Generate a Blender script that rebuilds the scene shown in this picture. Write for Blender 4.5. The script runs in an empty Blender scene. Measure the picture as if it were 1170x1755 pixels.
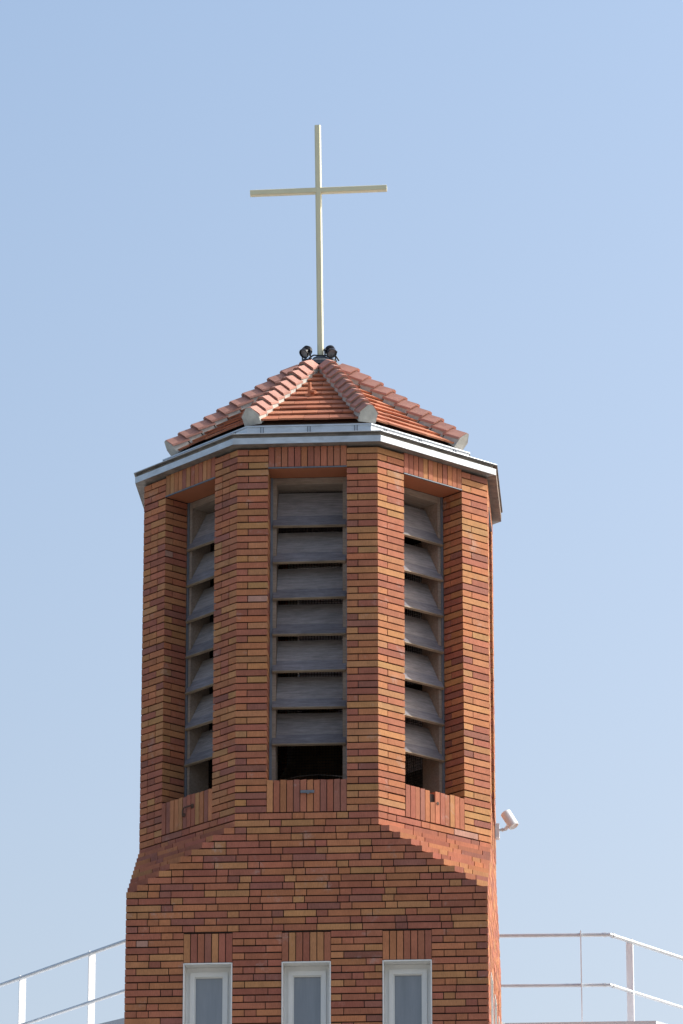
import bpy, bmesh, math, random
from mathutils import Vector, Matrix
random.seed(11)
R = math.radians
SC = bpy.context.scene
COL = SC.collection

# ------------------------------------------------------------------ camera
cam_d = bpy.data.cameras.new("camera")
cam_d.sensor_fit = 'VERTICAL'; cam_d.sensor_height = 24.0; cam_d.sensor_width = 16.0
cam_d.lens = 109.4
cam_d.clip_end = 6000; cam_d.clip_start = 0.5
cam = bpy.data.objects.new("camera", cam_d); COL.objects.link(cam)
cam.location = (2.511, -33.914, 1.6)
cam.rotation_euler = (R(90 + 18.8476), 0, R(3.9606))
SC.camera = cam

# ------------------------------------------------------------------ light
SUN_AZ, SUN_EL = 106.5, 41.0        # azimuth measured from the front (-Y) towards +X
sdir = Vector((math.sin(R(SUN_AZ)) * math.cos(R(SUN_EL)), -math.cos(R(SUN_AZ)) * math.cos(R(SUN_EL)), math.sin(R(SUN_EL))))
world = bpy.data.worlds.new("World"); SC.world = world
world.use_nodes = True
wn = world.node_tree; wn.nodes.clear()
wo = wn.nodes.new('ShaderNodeOutputWorld'); wb = wn.nodes.new('ShaderNodeBackground')
sky = wn.nodes.new('ShaderNodeTexSky'); sky.sky_type = 'NISHITA'; sky.sun_disc = False
sky.sun_elevation = R(SUN_EL); sky.sun_rotation = math.atan2(sdir.x, sdir.y)
sky.altitude = 50; sky.air_density = 1.05; sky.dust_density = 4.8; sky.ozone_density = 1.0
wb.inputs['Strength'].default_value = 0.15
# dust haze: the sky gets paler and warmer towards the horizon
wtc = wn.nodes.new('ShaderNodeTexCoord'); wsx = wn.nodes.new('ShaderNodeSeparateXYZ'); wmr = wn.nodes.new('ShaderNodeMapRange')
wn.links.new(wtc.outputs['Generated'], wsx.inputs[0]); wn.links.new(wsx.outputs['Z'], wmr.inputs['Value'])
wmr.inputs['From Min'].default_value = .20; wmr.inputs['From Max'].default_value = .44
wmx = wn.nodes.new('ShaderNodeMix'); wmx.data_type = 'RGBA'
wmx.inputs[6].default_value = (1.18, 1.10, 1.03, 1); wmx.inputs[7].default_value = (1.02, 1.075, 1.075, 1)
wvm = wn.nodes.new('ShaderNodeVectorMath'); wvm.operation = 'MULTIPLY'
wn.links.new(wmr.outputs[0], wmx.inputs[0]); wn.links.new(sky.outputs[0], wvm.inputs[0]); wn.links.new(wmx.outputs[2], wvm.inputs[1])
wn.links.new(wvm.outputs[0], wb.inputs['Color']); wn.links.new(wb.outputs[0], wo.inputs['Surface'])
sun_d = bpy.data.lights.new("sun", 'SUN'); sun_d.energy = 3.75; sun_d.angle = R(0.5); sun_d.color = (1.0, 0.97, 0.925)
sun = bpy.data.objects.new("sun", sun_d); COL.objects.link(sun)
sun.rotation_euler = sdir.to_track_quat('Z', 'Y').to_euler()
sun.location = (30, 5, 40)
SC.view_settings.view_transform = 'Standard'; SC.view_settings.look = 'None'
SC.view_settings.exposure = 0.47; SC.view_settings.gamma = 1.0

# ------------------------------------------------------------------ materials
def mat(name):
    m = bpy.data.materials.new(name); m.use_nodes = True
    nt = m.node_tree
    return m, nt, nt.nodes['Principled BSDF']
def node(nt, t, **kw):
    n = nt.nodes.new(t)
    for k, v in kw.items(): setattr(n, k, v)
    return n
def noise(nt, scale, detail=4, rough=.6, stretch=None, co='Object'):
    tc = node(nt, 'ShaderNodeTexCoord'); out = tc.outputs[co]
    if stretch:
        mp = node(nt, 'ShaderNodeMapping'); mp.inputs['Scale'].default_value = stretch
        nt.links.new(out, mp.inputs['Vector']); out = mp.outputs[0]
    n = node(nt, 'ShaderNodeTexNoise'); n.inputs['Scale'].default_value = scale
    n.inputs['Detail'].default_value = detail; n.inputs['Roughness'].default_value = rough
    nt.links.new(out, n.inputs['Vector']); return n.outputs['Fac']
def remap(nt, fac, a, b, lo, hi):
    n = node(nt, 'ShaderNodeMapRange'); nt.links.new(fac, n.inputs['Value'])
    n.inputs['From Min'].default_value = a; n.inputs['From Max'].default_value = b
    n.inputs['To Min'].default_value = lo; n.inputs['To Max'].default_value = hi
    return n.outputs[0]
def mul(nt, col, fac):
    n = node(nt, 'ShaderNodeVectorMath', operation='SCALE')
    nt.links.new(col, n.inputs[0]); nt.links.new(fac, n.inputs['Scale']); return n.outputs[0]
def mix(nt, fac, a, b):
    n = node(nt, 'ShaderNodeMix', data_type='RGBA')
    nt.links.new(fac, n.inputs['Factor'])
    for s, v in (('A', a), ('B', b)):
        i = [q for q in n.inputs if q.name == s and q.type == 'RGBA'][0]
        if isinstance(v, tuple): i.default_value = (*v, 1)
        else: nt.links.new(v, i)
    return [q for q in n.outputs if q.type == 'RGBA'][0]
def bump(nt, p, fac, strength, dist=.004):
    b = node(nt, 'ShaderNodeBump'); b.inputs['Strength'].default_value = strength; b.inputs['Distance'].default_value = dist
    nt.links.new(fac, b.inputs['Height']); nt.links.new(b.outputs[0], p.inputs['Normal'])

def tone_material(name, rough=.85, stretch=(1, 1, .12), white=.0, streak=(.84, 1.14)):
    """surface whose colour comes from the per-piece attribute 'tone', with grain, streaks and a few pale stains"""
    m, nt, p = mat(name)
    at = node(nt, 'ShaderNodeAttribute'); at.attribute_name = 'tone'
    c = at.outputs['Color']
    st = noise(nt, 260, 3, .6, stretch)
    c = mul(nt, c, remap(nt, st, .3, .7, *streak))
    cl = noise(nt, 9, 4, .6)
    c = mul(nt, c, remap(nt, cl, .3, .7, .88, 1.10))
    if white:
        w = remap(nt, noise(nt, 5.5, 5, .7), .60, .74, 0, white)
        g = node(nt, 'ShaderNodeMath', operation='MULTIPLY'); nt.links.new(w, g.inputs[0])
        nt.links.new(remap(nt, noise(nt, 60, 3, .7), .35, .65, .2, 1), g.inputs[1])
        c = mix(nt, g.outputs[0], c, (.47, .40, .37))
    nt.links.new(c, p.inputs['Base Color']); p.inputs['Roughness'].default_value = rough
    p.inputs['Specular IOR Level'].default_value = .25
    bump(nt, p, noise(nt, 180, 4, .7, stretch), .5, .003)
    return m
def plain(name, col, rough=.6, metal=0, var=.12, scale=14, bumpk=0, stretch=None, spec=.4):
    m, nt, p = mat(name)
    n = noise(nt, scale, 5, .65, stretch)
    rgb = node(nt, 'ShaderNodeRGB'); rgb.outputs[0].default_value = (*col, 1)
    nt.links.new(mul(nt, rgb.outputs[0], remap(nt, n, .3, .7, 1 - var, 1 + var)), p.inputs['Base Color'])
    p.inputs['Roughness'].default_value = rough; p.inputs['Metallic'].default_value = metal
    p.inputs['Specular IOR Level'].default_value = spec
    if bumpk: bump(nt, p, noise(nt, scale * 4, 4, .7, stretch), bumpk)
    return m
def wood_material(name, base, dark, toned=False):
    m, nt, p = mat(name)
    g = noise(nt, 7, 6, .65, (1, 9, 9)); f = noise(nt, 40, 4, .7, (.6, 7, 7)); b = noise(nt, 3.2, 5, .7)
    c = mix(nt, remap(nt, g, .32, .68, 0, 1), dark, base)
    c = mul(nt, c, remap(nt, f, .3, .7, .86, 1.12))
    c = mul(nt, c, remap(nt, b, .3, .7, .8, 1.12))
    if toned:                                       # boards differ, and their exposed lower edge has weathered greyer
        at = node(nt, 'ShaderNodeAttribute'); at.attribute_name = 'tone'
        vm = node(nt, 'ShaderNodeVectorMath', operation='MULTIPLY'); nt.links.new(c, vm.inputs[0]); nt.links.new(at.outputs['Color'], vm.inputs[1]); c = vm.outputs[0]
    nt.links.new(c, p.inputs['Base Color']); p.inputs['Roughness'].default_value = .8
    p.inputs['Specular IOR Level'].default_value = .25
    bump(nt, p, f, .35, .002)
    return m

M = {}
M['brick'] = tone_material('fired_brick', white=.55)
M['mortar'] = plain('dark_mortar', (.05, .037, .033), .95, var=.25, scale=40, spec=.1)
M['tile'] = tone_material('clay_roof_tile', .75, (1, 1, 1), white=.0, streak=(.88, 1.1))
M['cap'] = tone_material('clay_hip_cap', .75, (1, 1, 1), white=.25, streak=(.92, 1.07))
M['plaster'] = plain('lime_mortar', (.47, .46, .42), .9, var=.2, scale=18, bumpk=.4)
M['zinc'] = plain('galvanised_sheet', (.50, .54, .58), .45, .5, var=.16, scale=7, stretch=(1, 1, 2.5))
M['gutter_shade'] = plain('shaded_gutter', (.25, .225, .20), .6, .25, var=.35, scale=9)  # darker sheet colour, paints the shade into the gutter's recesses
M['brown_sheet'] = plain('brown_gutter', (.17, .12, .09), .75, .1, var=.4, scale=12)  # darker, browner sheet for one gutter length on the right
M['seam'] = plain('sheet_seam', (.20, .22, .25), .5, .4)
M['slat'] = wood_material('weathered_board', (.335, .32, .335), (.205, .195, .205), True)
M['frame'] = wood_material('wooden_frame', (.36, .29, .235), (.25, .195, .155))
M['trim'] = plain('grey_metal_trim', (.17, .19, .22), .55, .3, var=.15)
M['soffit'] = plain('terracotta_board', (.40, .145, .07), .8, var=.06, scale=5)
M['net'] = plain('bird_net', (.02, .018, .016), .9, spec=.1)
M['dark'] = plain('dark_interior', (.045, .035, .03), .95, var=.3, spec=.1)
M['board'] = plain('brown_eave_board', (.085, .06, .045), .8, var=.3)
M['bronze'] = plain('bell_bronze', (.16, .11, .05), .45, .8, var=.3)
M['gold'] = plain('gilded_steel', (.68, .645, .44), .45, .1, var=.05, scale=6, stretch=(1, 1, .3))
M['lead'] = plain('lead_sheet', (.075, .085, .10), .6, .3, var=.3, scale=16)
M['black'] = plain('black_enamel', (.014, .014, .02), .28, 0, var=.2, spec=.6)
M['cable'] = plain('black_cable', (.015, .015, .016), .5)
M['white'] = plain('white_upvc', (.75, .75, .73), .45, var=.03)
M['lining'] = plain('white_window_lining', (.75, .745, .72), .5, var=.04)
M['rail'] = plain('white_painted_steel', (.74, .765, .79), .38, .0, var=.05, spec=.5)
M['rail_tube'] = plain('galvanised_tube', (.58, .60, .62), .35, .45, var=.08)
M['render'] = plain('white_render', (.59, .61, .64), .85, var=.07, scale=5)
M['plastic'] = plain('white_plastic', (.77, .79, .81), .4, var=.02)
M['rust'] = plain('rusty_iron', (.09, .05, .035), .8, var=.3, scale=60)
M['asphalt'] = plain('pale_concrete_paving', (.19, .185, .175), .9, var=.15, scale=.6)
def glass_pane():
    m, nt, p = mat('window_pane')
    n = noise(nt, 9, 4, .6, (1, 1, .12))
    nt.links.new(mix(nt, remap(nt, n, .35, .65, 0, 1), (.20, .22, .25), (.27, .29, .32)), p.inputs['Base Color'])
    p.inputs['Roughness'].default_value = .04; p.inputs['Specular IOR Level'].default_value = .7
    return m
M['glass'] = glass_pane()

# ------------------------------------------------------------------ mesh helpers
class MB:
    def __init__(s): s.v = []; s.f = []; s.t = []; s.m = []
    def face(s, pts, tone=(.5, .5, .5), mi=0):
        i = len(s.v); s.v += [tuple(p) for p in pts]; s.f.append(tuple(range(i, i + len(pts)))); s.t.append(tone); s.m.append(mi)
    def prism(s, bot, top, tone=(.5, .5, .5), mi=0):
        n = len(bot); i = len(s.v); s.v += [tuple(p) for p in bot] + [tuple(p) for p in top]
        fs = [tuple(range(i + n - 1, i - 1, -1)), tuple(range(i + n, i + 2 * n))]
        for k in range(n): fs.append((i + k, i + (k + 1) % n, i + n + (k + 1) % n, i + n + k))
        s.f += fs; s.t += [tone] * len(fs); s.m += [mi] * len(fs)
    def box(s, c, size, tone=(.5, .5, .5), mi=0, mtx=None):
        hx, hy, hz = size[0] / 2, size[1] / 2, size[2] / 2; c = Vector(c)
        q = [Vector((x, y, z)) for z in (-hz, hz) for x, y in ((-hx, -hy), (hx, -hy), (hx, hy), (-hx, hy))]
        if mtx: q = [mtx @ p for p in q]
        q = [p + c for p in q]; s.prism(q[:4], q[4:], tone, mi)
    def tube(s, a, b, r, n=12, r2=None, tone=(.5, .5, .5), mi=0):
        a, b = Vector(a), Vector(b); d = (b - a).normalized(); r2 = r if r2 is None else r2
        u = d.orthogonal().normalized(); w = d.cross(u)
        ring = lambda c, rr: [c + u * math.cos(2 * math.pi * k / n) * rr + w * math.sin(2 * math.pi * k / n) * rr for k in range(n)]
        s.prism(ring(a, r), ring(b, r2), tone, mi)
    def lathe(s, prof, o, axis=Vector((0, 0, 1)), n=20, mi=0):
        o = Vector(o); axis = Vector(axis).normalized(); u = axis.orthogonal().normalized(); w = axis.cross(u)
        P = [[o + axis * h + (u * math.cos(2 * math.pi * k / n) + w * math.sin(2 * math.pi * k / n)) * r for k in range(n)] for r, h in prof]
        for a, b in zip(P, P[1:]):
            for k in range(n): s.face([a[k], a[(k + 1) % n], b[(k + 1) % n], b[k]], mi=mi)
    def build(s, name, mats, parent=None, smooth=False, weld=False, recalc=True):
        me = bpy.data.meshes.new(name); me.from_pydata(s.v, [], s.f)
        at = me.attributes.new('tone', 'FLOAT_COLOR', 'CORNER')
        buf = []
        for t, f in zip(s.t, s.f): buf += [*t, 1.0] * len(f)
        at.data.foreach_set('color', buf)
        if not isinstance(mats, (list, tuple)): mats = [mats]
        for m_ in mats: me.materials.append(m_)
        me.polygons.foreach_set('material_index', s.m)
        bm = bmesh.new(); bm.from_mesh(me)
        if weld: bmesh.ops.remove_doubles(bm, verts=bm.verts, dist=1e-5)
        if recalc: bmesh.ops.recalc_face_normals(bm, faces=bm.faces)
        bm.to_mesh(me); bm.free()
        if smooth:
            me.polygons.foreach_set('use_smooth', [True] * len(me.polygons))
            me.set_sharp_from_angle(angle=R(38))
        o = bpy.data.objects.new(name, me); COL.objects.link(o)
        if parent: o.parent = parent
        return o
def thing(name, label, cat, loc=(0, 0, 0), group=None):
    o = bpy.data.objects.new(name, None); COL.objects.link(o); o.location = loc; o.empty_display_size = .2
    o['label'] = label; o['category'] = cat
    if group: o['group'] = group
    return o
def tag(o, label, cat, group=None):
    o['label'] = label; o['category'] = cat
    if group: o['group'] = group
    return o
def kind(o, k): o['kind'] = k; return o

# ------------------------------------------------------------------ plan geometry of the tower
H = 1.305                    # half width of the square shaft
CUT = .783                   # corner cut of the octagon
PITCH = .0518                # one brick course
Z0 = 10.472                  # underside of the belfry sills
ZSILL, ZLINT, ZTOP = 10.711, 13.112, 13.279
OPEN = .2925                 # half width of a belfry opening
REV = .21                    # depth of the brick reveal
def octa(c):
    return [Vector(p) for p in ((-H + c, -H), (H - c, -H), (H, -H + c), (H, H - c), (H - c, H), (-H + c, H), (-H, H - c), (-H, -H + c))]
def offset(poly, d):
    """convex counter-clockwise polygon moved outwards by d"""
    n = len(poly); out = []
    nr = []
    for i in range(n):
        e = (poly[(i + 1) % n] - poly[i]); nr.append(Vector((e.y, -e.x)).normalized())
    for i in range(n):
        a, b = nr[i - 1], nr[i]; k = 1 + a.dot(b)
        out.append(poly[i] + (a + b) * (d / k))
    return out
OCT = octa(CUT)
SQ = [Vector(p) for p in ((-H, -H), (H, -H), (H, H), (-H, H))]
def v3(p, z): return Vector((p[0], p[1], z))

PAL = [((.445, .208, .094), 14), ((.43, .172, .083), 21), ((.395, .145, .083), 33), ((.35, .124, .080), 23), ((.29, .115, .083), 9)]
def tone(bias=0):
    r = random.random() * 100; s = 0
    if random.random() < .005: return (.43, .24, .185)          # a brick with salt bloom
    for c, w in PAL:
        s += w
        if r < s: break
    k = random.uniform(.86, 1.12)
    return tuple(x * k * random.uniform(.97, 1.03) for x in c)
def tone_belfry():
    return tone() if random.random() < .62 else tuple(x * random.uniform(.92, 1.08) for x in random.choice(PAL[:2])[0])

bricks = MB(); core = MB()
D = .095; GAP = .006; BED = .0098; RAKE = .014
def split(u0, u1, row, mode):
    """cut points of the bricks along one stretch of a course"""
    L = u1 - u0
    if L < .12: return [u0, u1]
    if mode == 'pier':
        a = (row % 2)
        if L < .3: 
            q = (.36, .64, None)[(row * 7 + int(L * 1000)) % 2] if a else None
            return [u0, u1] if q is None else [u0, u0 + q * L, u1]
        return [u0, (u0 + u1) / 2, u1]
    if mode == 'pier3':
        q = (.33, .66)[row % 2]
        if random.random() < .3: return [u0, u0 + .33 * L, u0 + .66 * L, u1]
        return [u0, u0 + q * L, u1]
    S, Hd = .239, .0855
    start = (0, -.16, -.07, -.235)[row % 4] + random.choice((0, 0, 0, -.0855))
    x = u0 + start; cuts = [u0]; k = (row // 2) % 2
    while x < u1:
        x += (S if k % 2 == 0 else Hd) * random.uniform(.985, 1.015)
        k += 1
        if random.random() < .07: k += 1
        if x > u0 + .05 and x < u1 - .05: cuts.append(x)
    cuts.append(u1); return cuts
def run(path, inner, normals, segs, zb, row, tones=tone):
    """segs: list of (segment index, u0, u1, mode)"""
    zt = zb + PITCH - BED
    for i, u0, u1, mode in segs:
        A, B = path[i], path[(i + 1) % len(path)]; L = (B - A).length; t = (B - A) / L; n = normals[i]
        u1 = min(u1, L)
        cuts = split(u0, u1, row, mode)
        for a, b in zip(cuts, cuts[1:]):
            ea = a > u0 + 1e-6; eb = b < u1 - 1e-6
            aa = a + (GAP / 2 if ea else 0); bb = b - (GAP / 2 if eb else 0)
            j = n * random.uniform(-.0012, .0012)
            pa = A + t * aa; pb = A + t * bb
            ia = inner[i][0] if (a <= 1e-6) else pa - n * D
            ib = inner[i][1] if (b >= L - 1e-6) else pb - n * D
            dz = random.uniform(-.001, .001)
            bricks.prism([v3(p, zb + dz) for p in (pa + j, pb + j, ib, ia)], [v3(p, zt + dz) for p in (pa + j, pb + j, ib, ia)], tones())
        ra, rb = A + t * u0 - n * RAKE, A + t * u1 - n * RAKE
        if u0 <= 1e-6: ra = A + (inner[i][0] - A) * (RAKE / D)
        if u1 >= L - 1e-6: rb = B + (inner[i][1] - B) * (RAKE / D)
        core.face([v3(ra, zb - BED - .0005), v3(rb, zb - BED - .0005), v3(rb, zb + PITCH - BED), v3(ra, zb + PITCH - BED)])
def closed(poly):
    n = len(poly); ins = offset(poly, -D); nr = []
    for i in range(n):
        e = poly[(i + 1) % n] - poly[i]; nr.append(Vector((e.y, -e.x)).normalized())
    return poly, [(ins[i], ins[(i + 1) % n]) for i in range(n)], nr

# square shaft: courses k=-46..-13, with window openings on the front and right walls
WIN_C = (-.7085, 0.0, .7245); WIN_W = .1775; WIN_T = 9.354; SOLD_T = 9.574; WIN_B = 7.95
P, I, N = closed(SQ)
for k in range(-47, -12):
    zb = Z0 + k * PITCH
    segs = []
    for i in range(4):
        iv = [0.0]
        if i in (0, 1) and WIN_B < zb + .02 < SOLD_T - .01:
            for c in WIN_C:
                cc = H + (c if i == 0 else c)
                iv += [cc - WIN_W, cc + WIN_W]
        iv.append(2 * H)
        for a, b in zip(iv[::2], iv[1::2]): segs.append((i, a, b, 'bond'))
    run(P, I, N, segs, zb, k)
# broach: the corner cut grows course by course
for k in range(-12, 0):
    c = CUT if k >= -2 else CUT * (k + 12) / 10.0
    if c < 1e-6: poly = SQ
    else: poly = octa(c)
    P, I, N = closed(poly)
    run(P, I, N, [(i, 0, 9, 'bond') for i in range(len(poly))], Z0 + k * PITCH, k)
# belfry: eight piers, each turning the corner with two reveals
openings = []                       # (centre, tangent, normal, sill side) of each face
for i in range(8):
    A, B = OCT[i], OCT[(i + 1) % 8]; t = (B - A).normalized(); n = Vector((t.y, -t.x)); openings.append(((A + B) / 2, t, n, (B - A).length))
for k in range(0, 54):
    zb = Z0 + k * PITCH
    if k >= 51: zb += .003
    for i in range(8):
        c0, t0, n0, _ = openings[i - 1]; c1, t1, n1, _ = openings[i]
        p1 = c0 + t0 * OPEN; p2 = OCT[i]; p3 = c1 - t1 * OPEN
        p0 = p1 - n0 * REV; p4 = p3 - n1 * REV
        path = [p0, p1, p2, p3, p4]; nr = []
        for a, b in zip(path, path[1:]):
            e = b - a; nr.append(Vector((e.y, -e.x)).normalized())
        def miter(q, na, nb): return path[q] - (na + nb) * (D / (1 + na.dot(nb)))
        m1, m2, m3 = miter(1, nr[0], nr[1]), miter(2, nr[1], nr[2]), miter(3, nr[2], nr[3])
        inner = [(p0 - nr[0] * D, m1), (m1, m2), (m2, m3), (m3, p4 - nr[3] * D)]
        mode = ['pier', 'pier3' if i in (0, 7) else 'pier', 'pier3' if i == 7 else 'pier', 'pier']
        run(path, inner, nr, [(q, 0, 9, mode[q]) for q in range(4)], zb, k + i, tone_belfry)
# soldier bricks: belfry sills and lintels on every face
def soldiers(c, t, n, half, zb, zt, count, top_jit=0, skip=None):
    w = 2 * half / count
    for q in range(count):
        if skip and q in skip: lo, hi = skip[q]
        else: lo, hi = zb, zt
        u0 = -half + q * w + .003; u1 = -half + (q + 1) * w - .003
        j = n * random.uniform(-.002, .003)
        pts = [c + t * u0 + j, c + t * u1 + j, c + t * u1 - n * D, c + t * u0 - n * D]
        bricks.prism([v3(p, lo) for p in pts], [v3(p, hi + random.uniform(-top_jit, top_jit)) for p in pts], tone())
    a, b = c - t * half - n * RAKE, c + t * half - n * RAKE
    core.face([v3(a, zb - .008), v3(b, zb - .008), v3(b, zt - .02), v3(a, zt - .02)])
for i, (c, t, n, L) in enumerate(openings):
    sk = {5: (Z0, ZSILL - .085)} if i == 1 else None
    soldiers(c, t, n, OPEN, Z0, ZSILL, 12, .004, sk)
    soldiers(c, t, n, OPEN, ZLINT + .012, ZTOP, 12)
    # sill bed behind the soldiers
    q = [c - t * OPEN - n * (D + .002), c + t * OPEN - n * (D + .002), c + t * OPEN - n * (REV + .2), c - t * OPEN - n * (REV + .2)]
    core.prism([v3(p, Z0) for p in q], [v3(p, ZSILL - .03) for p in q])
for wall in (0, 1):
    t = Vector((1, 0)) if wall == 0 else Vector((0, 1)); n = Vector((0, -1)) if wall == 0 else Vector((1, 0))
    for cx in WIN_C:
        soldiers(n * H + t * cx, t, n, WIN_W, WIN_T + .010, SOLD_T, 7)
# floor and ceiling of the bell chamber, hollow shaft below
inn = offset(OCT, -.12)
core.prism([v3(p, 10.36) for p in inn], [v3(p, 10.42) for p in inn])
core.prism([v3(p, 13.25) for p in inn], [v3(p, 13.30) for p in inn])

tower = thing('bell_tower', 'red and ochre brick bell tower, square below and octagonal belfry with tiled roof above', 'bell tower')
bricks.build('brick_wall', M['brick'], tower)
core.build('mortar_core', M['mortar'], tower)
low = MB(); low.prism([v3(p * .992, -.02) for p in SQ], [v3(p * .992, Z0 - 47 * PITCH - .009) for p in SQ], (.36, .13, .07))
low.build('lower_shaft', M['brick'], tower)

# ------------------------------------------------------------------ windows of the shaft
def window(wall, cx):
    n = Vector((0, -1)) if wall == 0 else Vector((1, 0)); t = Vector((1, 0)) if wall == 0 else Vector((0, 1))
    o = n * H + t * cx
    def bx(mb, u0, u1, d0, d1, z0, z1, mi=0):
        q = [o + t * u0 - n * d0, o + t * u1 - n * d0, o + t * u1 - n * d1, o + t * u0 - n * d1]
        mb.prism([v3(p, z0) for p in q], [v3(p, z1) for p in q], (.5, .5, .5), mi)
    w = WIN_W; zt = WIN_T + .004; zb = WIN_B - .03
    lin = MB()                                      # white lining of the recess, a thin lip stands proud of the brick
    bx(lin, -w + .001, -w + .009, -.006, .15, zb, zt); bx(lin, w - .009, w - .001, -.006, .15, zb, zt)
    bx(lin, -w + .0095, w - .0095, -.007, .15, zt - .008, zt + .001); bx(lin, -w + .0095, w - .0095, -.03, .15, zb, zb + .012)
    lo = lin.build('window_frame', M['lining'], tower)
    fr = MB(); d0, d1 = .105, .16; a = w - .010; zt2 = zt - .009; zb2 = zb + .013
    bx(fr, -a, -a + .030, d0, d1, zb2, zt2); bx(fr, a - .030, a, d0, d1, zb2, zt2)
    bx(fr, -a + .0302, a - .0302, d0 + .001, d1, zt2 - .036, zt2); bx(fr, -a + .0302, a - .0302, d0 + .001, d1, zb2, zb2 + .036)
    fr.build('outer_frame', M['white'], lo)
    sa = MB(); a -= .031; zt3 = zt2 - .037; zb3 = zb2 + .037; s = .033
    d0 = .092
    bx(sa, -a, -a + s, d0, d1 - .005, zb3, zt3); bx(sa, a - s, a, d0, d1 - .005, zb3, zt3)
    bx(sa, -a + s + .0002, a - s - .0002, d0 + .001, d1 - .005, zt3 - s, zt3); bx(sa, -a + s + .0002, a - s - .0002, d0 + .001, d1 - .005, zb3, zb3 + s)
    bd = .007                                        # glazing bead, set back from the sash
    bx(sa, -a + s, -a + s + bd, d0 + .014, d1 - .006, zb3 + s, zt3 - s); bx(sa, a - s - bd, a - s, d0 + .014, d1 - .006, zb3 + s, zt3 - s)
    bx(sa, -a + s + bd, a - s - bd, d0 + .0145, d1 - .006, zt3 - s - bd, zt3 - s)
    sa.build('sash', M['white'], lo)
    pn = MB(); bx(pn, -a + s + .0005, a - s - .0005, d0 + .03, d0 + .04, zb3 + s + .0005, zt3 - s - .0005)
    pn.build('pane', M['glass'], lo)
for wall in (0, 1):
    for cx in WIN_C: window(wall, cx)

# ------------------------------------------------------------------ louvres
SLAT_Z = (12.729, 12.447, 12.165, 11.884, 11.603, 11.321, 11.042)
def louvre():
    """face of the opening lies at y=0, depth runs along +y, x across"""
    root = bpy.data.objects.new('louvre', None); COL.objects.link(root); root.parent = tower; root.empty_display_size = .2
    f = MB(); w = OPEN
    zt, zb = ZLINT - .002, ZSILL - .05
    for s in (-1, 1):
        x0, x1 = sorted((s * (w - .046), s * (w + .03)))
        f.prism([(x0, .222, zb), (x1, .222, zb), (x1, .41, zb), (x0, .41, zb)], [(x0, .222, zt), (x1, .222, zt), (x1, .41, zt), (x0, .41, zt)])
    f.prism([(-w + .0465, .224, zt - .05), (w - .0465, .224, zt - .05), (w - .0465, .41, zt - .05), (-w + .0465, .41, zt - .05)],
            [(-w + .0465, .224, zt), (w - .0465, .224, zt), (w - .0465, .41, zt), (-w + .0465, .41, zt)])
    f.build('frame', M['frame'], root)
    tr = MB()
    for s in (-1, 1):
        x0, x1 = sorted((s * (w - .019), s * (w - .001)))
        tr.prism([(x0, .2122, zb), (x1, .2122, zb), (x1, .2215, zb), (x0, .2215, zb)], [(x0, .2122, zt), (x1, .2122, zt), (x1, .2215, zt), (x0, .2215, zt)])
    tr.build('edge_trim', M['trim'], root)
    proto = None
    for zi, z in enumerate(SLAT_Z):
        s = MB(); dy, dz, th = .147, .271, .018
        def P(x, k, off):
            l = math.hypot(dy, dz); nrm = Vector((0, -dz / l, dy / l))
            return Vector((x, .192 + dy * k, z + dz * k + tilt * x)) + nrm * off
        tilt = random.uniform(-.008, .008)
        wi, wo, kn, kt = w - .048, w - .021, .19, (1.0 if zi else 1.13)
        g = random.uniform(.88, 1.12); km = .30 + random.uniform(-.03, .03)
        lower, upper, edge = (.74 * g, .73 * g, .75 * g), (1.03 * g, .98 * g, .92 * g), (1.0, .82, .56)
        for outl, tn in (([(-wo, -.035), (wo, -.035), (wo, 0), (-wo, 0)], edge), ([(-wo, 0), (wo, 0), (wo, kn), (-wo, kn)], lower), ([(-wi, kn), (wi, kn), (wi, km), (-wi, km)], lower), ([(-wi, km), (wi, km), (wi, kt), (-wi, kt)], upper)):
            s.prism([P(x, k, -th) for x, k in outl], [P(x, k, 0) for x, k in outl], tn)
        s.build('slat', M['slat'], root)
    nb = MB(); y = .405; r = .0012
    k = -w + .05
    while k < w - .05:
        nb.box((k, y, (zt + zb) / 2), (.0022, .002, zt - zb - .05)); k += .022
    z = zb + .02
    while z < zt - .05:
        nb.box((0, y + .0025, z), (2 * w - .09, .002, .0022)); z += .022
    nb.build('bird_net', M['net'], root)
    return root
lv0 = louvre()
for i, (c, t, n, L) in enumerate(openings):
    if i == 0: r = lv0
    else:
        r = lv0.copy(); COL.objects.link(r); r.parent = tower
        for ch in lv0.children:
            d = ch.copy(); COL.objects.link(d); d.parent = r
    r.location = (c.x, c.y, 0); r.rotation_euler = (0, 0, math.atan2(t.y, t.x))
for i, (c, t, n, L) in enumerate(openings):
    s = MB()
    q = [c - t * (OPEN - .002) - n * .012, c + t * (OPEN - .002) - n * .012, c + t * (OPEN - .002) - n * (REV + .012), c - t * (OPEN - .002) - n * (REV + .012)]
    s.prism([v3(p, ZLINT) for p in q], [v3(p, ZLINT + .008) for p in q])
    so = s.build('soffit', M['soffit'], tower)
    a = MB()
    q = [c - t * (OPEN + .0) + n * .004, c + t * (OPEN + .0) + n * .004, c + t * (OPEN + .0) - n * .0105, c - t * (OPEN + .0) - n * .0105]
    a.prism([v3(p, ZLINT + .001) for p in q], [v3(p, ZLINT + .008) for p in q])
    a.build('lintel_angle', M['trim'], so)

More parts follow.
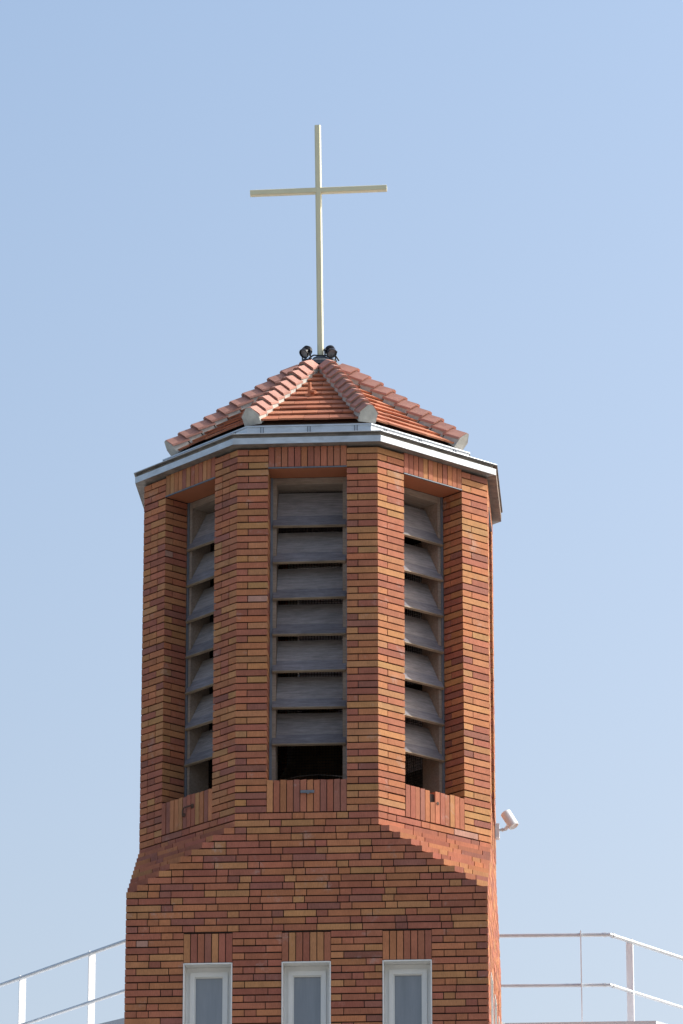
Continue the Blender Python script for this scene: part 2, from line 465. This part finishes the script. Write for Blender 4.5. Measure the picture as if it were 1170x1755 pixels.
# small fittings on the sills
c, t, n, L = openings[0]
b = MB(); b.box((.0055, -H - .006, 10.619), (.10, .012, .020)); b.tube((.012, -H - .006, 10.612), (.012, -H - .03, 10.605), .010, 10)
b.build('wall_anchor', M['trim'], tower)
c, t, n, L = openings[7]
b = MB(); o3 = v3(c, 10.62); T = v3(t, 0); NN = v3(n, 0)
hk = [o3 + T * .07 + NN * .0, o3 + T * .07 + NN * .022, o3 + T * .0 + NN * .024, o3 - T * .022 + NN * .02 - Vector((0, 0, .012)), o3 - T * .026 + NN * .018 - Vector((0, 0, .05))]
for p, q in zip(hk, hk[1:]): b.tube(p, q, .006, 8)
b.box(o3 + T * .07 + NN * .004, (.02, .02, .03)); b.box(o3 - T * .026 + NN * .008 - Vector((0, 0, .05)), (.022, .022, .022))
b.build('iron_hook', M['rust'], tower)
c, t, n, L = openings[1]
b = MB(); b.tube(v3(c, 10.625) + v3(t, 0) * .025 - v3(n, 0) * .004, v3(c, 10.625) + v3(t, 0) * .025 + v3(n, 0) * .004, .012, 10)
b.build('dark_hole_disc', M['rust'], tower)  # solid dark disc, its colour stands for the shade inside a hole
# stay rods behind the left louvre
c, t, n, L = openings[7]
for u0, u1 in ((.03, -.19), (.03, .15)):
    b = MB(); b.tube(v3(c + t * u0 - n * .43, 10.98), v3(c + t * u1 - n * .43, 10.68), .008, 8); b.build('stay_rod', M['trim'], tower)

# ------------------------------------------------------------------ gutter
EAVE = -.232; ZE = 13.560; ZA = 14.412
def ring_strip(mb, prof, mi=0, close=False, shaded=(), face=None):
    rings = [[v3(p, z) for p in offset(OCT, o)] for o, z in prof]
    if close: rings.append(rings[0])
    for q, (a, b) in enumerate(zip(rings, rings[1:])):
        for k in range(8): mb.face([a[k], a[(k + 1) % 8], b[(k + 1) % 8], b[k]], mi=(2 if k == face else 1) if (q in shaded or k == face) else mi)
g = MB()
ring_strip(g, [(-.06, 13.280), (.068, 13.284), (.070, 13.331), (.046, 13.333), (.046, 13.358), (.078, 13.360), (.080, 13.363), (.078, 13.367), (.040, 13.367), (.040, 13.30), (-.10, 13.30)], shaded={0, 3, 4}, face=2)  # shade painted on soffit, groove and lip underside; one length in brown
gut = g.build('gutter', [M['zinc'], M['gutter_shade'], M['brown_sheet']], tower, recalc=False)
u = MB()
ring_strip(u, [(-.100, 13.29), (-.138, 13.300), (-.138, 13.488), (-.130, 13.490), (-.130, 13.500), (-.150, 13.503), (-.28, 13.490), (-.28, 13.45)])
fas = offset(OCT, -.138)
for i in range(8):
    A, B = fas[i], fas[(i + 1) % 8]; t = (B - A).normalized(); L = (B - A).length; n = Vector((t.y, -t.x))
    for uu in (L / 2 - .352, L / 2, L / 2 + .352):
        for s in (-.010, .010):
            c = A + t * (uu + s) + n * .003
            mt = Matrix.Rotation(math.atan2(t.y, t.x), 3, 'Z')
            u.box(v3(c, 13.394), (.007, .007, .185), mi=1, mtx=mt)
u.build('gutter_upstand', [M['zinc'], M['seam']], tower, recalc=False)
sh = MB()                                         # dark boarding between the upstand and the tiles
ring_strip(sh, [(-.262, 13.40), (-.262, 13.535), (-.240, 13.550)])
sh.build('eave_board', M['board'], tower, recalc=False)

# ------------------------------------------------------------------ tiled roof
apex = Vector((0, 0, ZA)); eave = offset(OCT, EAVE)
TONE_T = [(.46, .175, .095), (.43, .155, .085), (.49, .195, .11), (.39, .145, .085)]
tl = MB(); NR = 12
for i in range(8):
    A, B = v3(eave[i], ZE), v3(eave[(i + 1) % 8], ZE); t = (B - A).normalized(); mid = (A + B) / 2; half = (B - A).length / 2
    up = (apex - mid); SL = up.length; up = up / SL; nrm = t.cross(up).normalized()
    if nrm.z < 0: nrm = -nrm
    tl.face([A - nrm * .012, B - nrm * .012, apex - nrm * .012], (.1, .05, .03))
    for r in range(NR):
        s0, s1 = SL * r / NR - (.02 if r == 0 else 0), SL * (r + 1) / NR + .02
        if s1 > SL * .96: s1 = SL * .96
        w0, w1 = half * (1 - s0 / SL), half * (1 - s1 / SL)
        tw = .19; x = -half - (.095 if r % 2 else 0)
        while x < half:
            a, b = x + .0015, x + tw - .0015; x += tw
            cl = lambda q, w: max(-w, min(w, q))
            if cl(a, w0) >= cl(b, w0) - .004: continue
            lift = .018 + random.uniform(0, .006); th = .014
            lo = [mid + t * cl(q, w0) + up * s0 for q in (a, b)]; hi = [mid + t * cl(q, w1) + up * s1 for q in (b, a)]
            l1, l2 = lift + random.uniform(-.002, .002), lift + random.uniform(-.002, .002)
            bot = [lo[0] + nrm * l1, lo[1] + nrm * l2, hi[0] + nrm * .001, hi[1] + nrm * .001]
            top = [p + nrm * th for p in bot]
            c = random.choice(TONE_T); k = random.uniform(.85, 1.12)
            tl.prism(bot, top, tuple(q * k for q in c))
roof = tl.build('tiled_roof', M['tile'], tower)
NC = 10
for i in range(8):
    E = v3(eave[i], ZE); d = (apex - E); HL = d.length; d = d / HL
    out = Vector((d.x, d.y, 0)).normalized(); side = Vector((0, 0, 1)).cross(out).normalized(); nr = side.cross(d).normalized()
    if nr.z < 0: nr = -nr
    cp = MB(); pl = MB(); step = (HL - .17) / NC
    WING = .077; DROP = .060
    def sec(s, lift): 
        b_ = E + d * s + nr * lift
        return b_
    for k in range(NC):
        s0 = -.018 + k * step; s1 = s0 + step + .02
        l0 = .130 + random.uniform(-.004, .004); l1 = .101
        wj = WING * random.uniform(.97, 1.03); th = .017
        c = (.43, .218, .172); q = random.uniform(.88, 1.1); c = tuple(x * q for x in c)
        def V(s, l, w, o): b_ = sec(s, l - o); return [b_ - side * w - nr * DROP, b_ - side * .018, b_ + side * .018, b_ + side * w - nr * DROP]
        t0, t1 = V(s0, l0, wj, 0), V(s1, l1, wj * .93, 0)
        b0, b1 = V(s0, l0, wj, th), V(s1, l1, wj * .93, th)
        for a in range(3):
            cp.prism([b0[a], b0[a + 1], b1[a + 1], b1[a]], [t0[a], t0[a + 1], t1[a + 1], t1[a]], c)
        w2 = wj - .008
        sp = s0 - .004 if k == 0 else s0 + .010
        e0 = [V(sp, l0, w2, .004 if k == 0 else th + .001), V(s1 - .02, l1 + .006, w2, th + .001)]
        lower = [[E + d * s - side * w2 * .97 - nr * .01, E + d * s + side * w2 * .97 - nr * .01] for s in (sp + .002, s1 - .02)]
        bot = [lower[0][0], lower[0][1], e0[0][3], e0[0][2], e0[0][1], e0[0][0]]; top = [lower[1][0], lower[1][1], e0[1][3], e0[1][2], e0[1][1], e0[1][0]]
        pl.prism(bot, top)
    ho = cp.build('hip_ridge', M['cap'], tower)
    pl.build('mortar_bed', M['plaster'], ho)
# lead cap over the apex
lc = MB(); oc = [p.normalized() for p in OCT]
oc = [p * .135 for p in oc]
rings = [(oc, 14.375, 1.25), (oc, 14.405, 1.2), (oc, 14.452, .55), (oc, 14.474, .42), (oc, 14.474, .001)]
for (p, z, s), (p2, z2, s2) in zip(rings, rings[1:]):
    for k in range(8): lc.face([v3(p[k] * s, z), v3(p[(k + 1) % 8] * s, z), v3(p2[(k + 1) % 8] * s2, z2), v3(p2[k] * s2, z2)])
lc.build('lead_cap', M['lead'], tower)
# clay hook tile on the front slope
fr = .415; base = Vector((-.035, (-H - EAVE) * (1 - fr), ZE + (ZA - ZE) * fr))
hk = MB(); T = (.52, .19, .10)
hk.tube(base + Vector((0, -.02, .0)), base + Vector((0, -.035, .115)), .017, 10, .013, T)
hk.tube(base + Vector((-.005, -.02, .045)), base + Vector((.045, -.05, .028)), .016, 10, .013, T)
hk.box(base + Vector((0, -.005, .012)), (.07, .05, .022), T)
hk.build('hook_tile', M['tile'], tower)

# ------------------------------------------------------------------ cross on the roof
cross = thing('roof_cross', 'tall slender gilded cross standing on the tip of the tiled roof', 'cross', (0, 0, 14.455))
cross.rotation_euler = (0, R(-.75), 0)
def bar(a, b, w, d, ch):
    """square tube with chamfered arrises along x or z"""
    mb = MB(); a, b = Vector(a), Vector(b); ax = (b - a).normalized(); y = Vector((0, 1, 0)); x = y.cross(ax)
    hw, hd = w / 2, d / 2
    sec = [(-hw + ch, -hd), (hw - ch, -hd), (hw, -hd + ch), (hw, hd - ch), (hw - ch, hd), (-hw + ch, hd), (-hw, hd - ch), (-hw, -hd + ch)]
    mb.prism([a + x * p + y * q for p, q in sec], [b + x * p + y * q for p, q in sec]); return mb
bar((0, 0, 0), (0, 0, 1.985), .048, .05, .009).build('upright', M['gold'], cross)
bar((-.540, 0, 1.428), (.540, 0, 1.428), .044, .0485, .004).build('crossbar', M['gold'], cross)

# ------------------------------------------------------------------ floodlights at the foot of the cross
def floodlight(label, x, y, aim):
    o = thing('floodlight', label, 'floodlight', (x, y, 14.432), 'floodlights at the foot of the cross')
    aim = Vector(aim).normalized(); c = Vector((0, 0, .088))
    h = MB(); h.lathe([(.001, -.052), (.015, -.050), (.027, -.041), (.035, -.024), (.037, -.005), (.037, .018), (.041, .026), (.041, .042), (.036, .044), (.033, .030)], c, aim, 20)
    for k in range(3): h.lathe([(.034, -.022 + k * .012), (.041, -.021 + k * .012), (.041, -.017 + k * .012), (.034, -.016 + k * .012)], c, aim, 20)
    h.build('housing', M['black'], o, True, True)
    l = MB(); l.lathe([(.001, .028), (.033, .030)], c, aim, 20); l.build('lens', M['glass'], o)
    b = MB(); sd = aim.cross(Vector((0, 0, 1))).normalized()
    for s in (-1, 1):
        b.tube(c + sd * .048 * s, Vector((0, 0, .012)) + sd * .046 * s, .006, 8); b.tube(c + sd * .036 * s, c + sd * .056 * s, .011, 10)
    b.tube(Vector((0, 0, .014)) - sd * .056, Vector((0, 0, .014)) + sd * .056, .007, 8)
    b.build('bracket', M['black'], o)
    f = MB(); f.tube((0, 0, -.05), (0, 0, .016), .036, 14); f.build('base', M['black'], o, True)
    return o
floodlight('black floodlight standing left of the cross foot on the roof tip', -.108, -.035, (-.50, -.52, -.70))
floodlight('black floodlight standing right of the cross foot on the roof tip', .078, -.030, (.34, -.55, -.76))
cb = MB(); pts = [Vector((-.09, -.05, 14.455)), Vector((-.05, -.06, 14.478)), Vector((-.02, -.05, 14.478)), Vector((.02, -.05, 14.476)), Vector((.05, -.06, 14.472)), Vector((.075, -.06, 14.45)), Vector((.12, -.045, 14.475)), Vector((.145, -.02, 14.44))]
for p, q in zip(pts, pts[1:]): cb.tube(p, q, .006, 8)
tag(cb.build('power_cable', M['cable'], None, True), 'black power cable looped between the two floodlights at the cross foot', 'cable')

# ------------------------------------------------------------------ bell in the belfry
bell = thing('bell', 'dark bronze bell hanging inside the belfry behind the front louvres', 'bell', (0, 0, 11.62))
b = MB(); b.lathe([(.001, 0), (.10, -.005), (.165, -.04), (.19, -.12), (.205, -.28), (.24, -.42), (.30, -.54), (.335, -.60), (.31, -.60), (.22, -.45), (.16, -.10), (.001, -.06)], (0, 0, 0), n=32)
b.build('bell_body', M['bronze'], bell, True, True)
b = MB(); b.box((0, 0, .09), (1.7, .12, .16)); b.tube((0, 0, -.02), (0, 0, .05), .05, 12); b.build('headstock', M['dark'], bell)
b = MB(); b.tube((0, 0, -.1), (0, 0, -.58), .014, 8); b.lathe([(.001, -.04), (.035, -.02), (.04, 0), (.03, .03), (.001, .04)], (0, 0, -.6), n=12); b.build('clapper', M['dark'], bell)

# ------------------------------------------------------------------ security light on the right wall
sl = thing('wall_light', 'white cylindrical security light on the right wall of the belfry', 'security light', (H, .4, 10.75))
b = MB(); b.box((.017, 0, 0), (.031, .085, .108)); b.build('wall_plate', M['plastic'], sl)
b = MB(); b.tube((.033, 0, .012), (.078, 0, .014), .010, 10); b.tube((.050, 0, .013), (.062, 0, .013), .015, 12); b.build('arm', M['rail_tube'], sl, True)
b = MB(); p0 = Vector((.078, -.005, .146)); p1 = Vector((.144, -.03, .030)); ax = (p1 - p0); L = ax.length
b.lathe([(.001, 0), (.035, 0), (.041, .005), (.041, L - .002), (.039, L), (.034, L), (.034, L - .008), (.001, L - .008)], p0, ax, 24)
b.tube((.074, 0, .014), (.105, -.01, .045), .014, 10)
b.build('lamp_head', M['plastic'], sl, True, True)

# ------------------------------------------------------------------ building behind with its roof terrace, railing
bld = thing('church_building', 'white rendered church building with flat terrace roof behind the brick tower', 'building', (0, 4, 0))
PAR = [Vector(p) for p in ((1.0, 1.0), (1.32, 1.70), (2.49, 1.70), (4.9, 5.0), (4.9, 9.0), (2.2, 12), (-2.2, 12), (-5.2, 9.0), (-5.2, 4.55), (-1.30, 1.03))]
ZP = 9.56
def poly_prism(mb, pts, z0, z1): mb.prism([Vector((p.x, p.y - 4, z0)) for p in pts], [Vector((p.x, p.y - 4, z1)) for p in pts])
s = MB(); poly_prism(s, PAR, ZP - .34, ZP); s.build('roof_slab', M['render'], bld)
s = MB(); cen = Vector((-.1, 6)); poly_prism(s, [cen + (p - cen) * .96 for p in PAR], -.02, ZP - .34); s.build('wall', M['render'], bld)

rail = thing('roof_railing', 'white steel railing with two tube rails around the flat terrace behind the tower', 'railing', (0, 4, 9.5))
TOPR = [(-5.0, 5.90), (-2.874, 3.314), (-1.64, 1.815), (2.144, 1.908), (2.715, 2.758), (4.45, 5.34)]
def tube_path(pts, z, r, name):
    mb = MB(); q = [Vector((x, y - 4, z - 9.5)) for x, y in pts]
    for a, b in zip(q, q[1:]): mb.tube(a, b, r, 14)
    for p in q[1:-1]:
        mb.lathe([(r * .2, -r * .95), (r * .8, -r * .6), (r, 0), (r * .8, r * .6), (r * .2, r * .95)], p, n=14)
    for a, b in ((q[3], q[2]), (q[3], q[4])):       # clamps each side of the right corner
        d = (b - a).normalized(); mb.tube(a + d * .03, a + d * .055, r * 1.22, 14)
    return mb.build(name, M['rail_tube'], rail, True)
tube_path(TOPR, 10.3, .0165, 'top_rail'); 
MID = [(-5.0, 5.86), (-2.619, 2.988), (-1.63, 1.80), (2.138, 1.915), (2.708, 2.768), (4.45, 5.37)]
tube_path(MID, 9.898, .0145, 'mid_rail')
def post(x, y, d):
    d = Vector(d).normalized(); inward = Vector((-d.y, d.x)); 
    a = Vector((x, y - 4)); th = d * .0045
    q = [a + th - inward * .006, a - th - inward * .006, a - th + inward * .058, a + th + inward * .058]
    mb = MB(); mb.prism([v3(p, ZP - 9.5) for p in q], [v3(p, 10.325 - 9.5) for p in q])
    c = a + inward * .026
    mb.box(v3(c, ZP - 9.5 + .006), (.13, .13, .012))
    mb.build('post', M['rail'], rail)
dl = Vector((-1.64 + 2.874, 1.815 - 3.314)); dr = Vector((2.715 - 2.144, 2.758 - 1.908)); df = Vector((1, .02))
for x in (-4.02, -3.35, -2.68, -2.012): post(x, 3.314 + (x + 2.874) * dl.y / dl.x, dl)
for x in (-.9, .5, 1.915): post(x, 1.86, df)
for x in (2.316, 2.87, 3.42, 3.97): post(x, 1.908 + (x - 2.144) * dr.y / dr.x, dr)

# ------------------------------------------------------------------ ground
gr = MB(); gr.face([(-2500, -2500, 0), (2500, -2500, 0), (2500, 2500, 0), (-2500, 2500, 0)])
kind(gr.build('ground', M['asphalt']), 'structure')
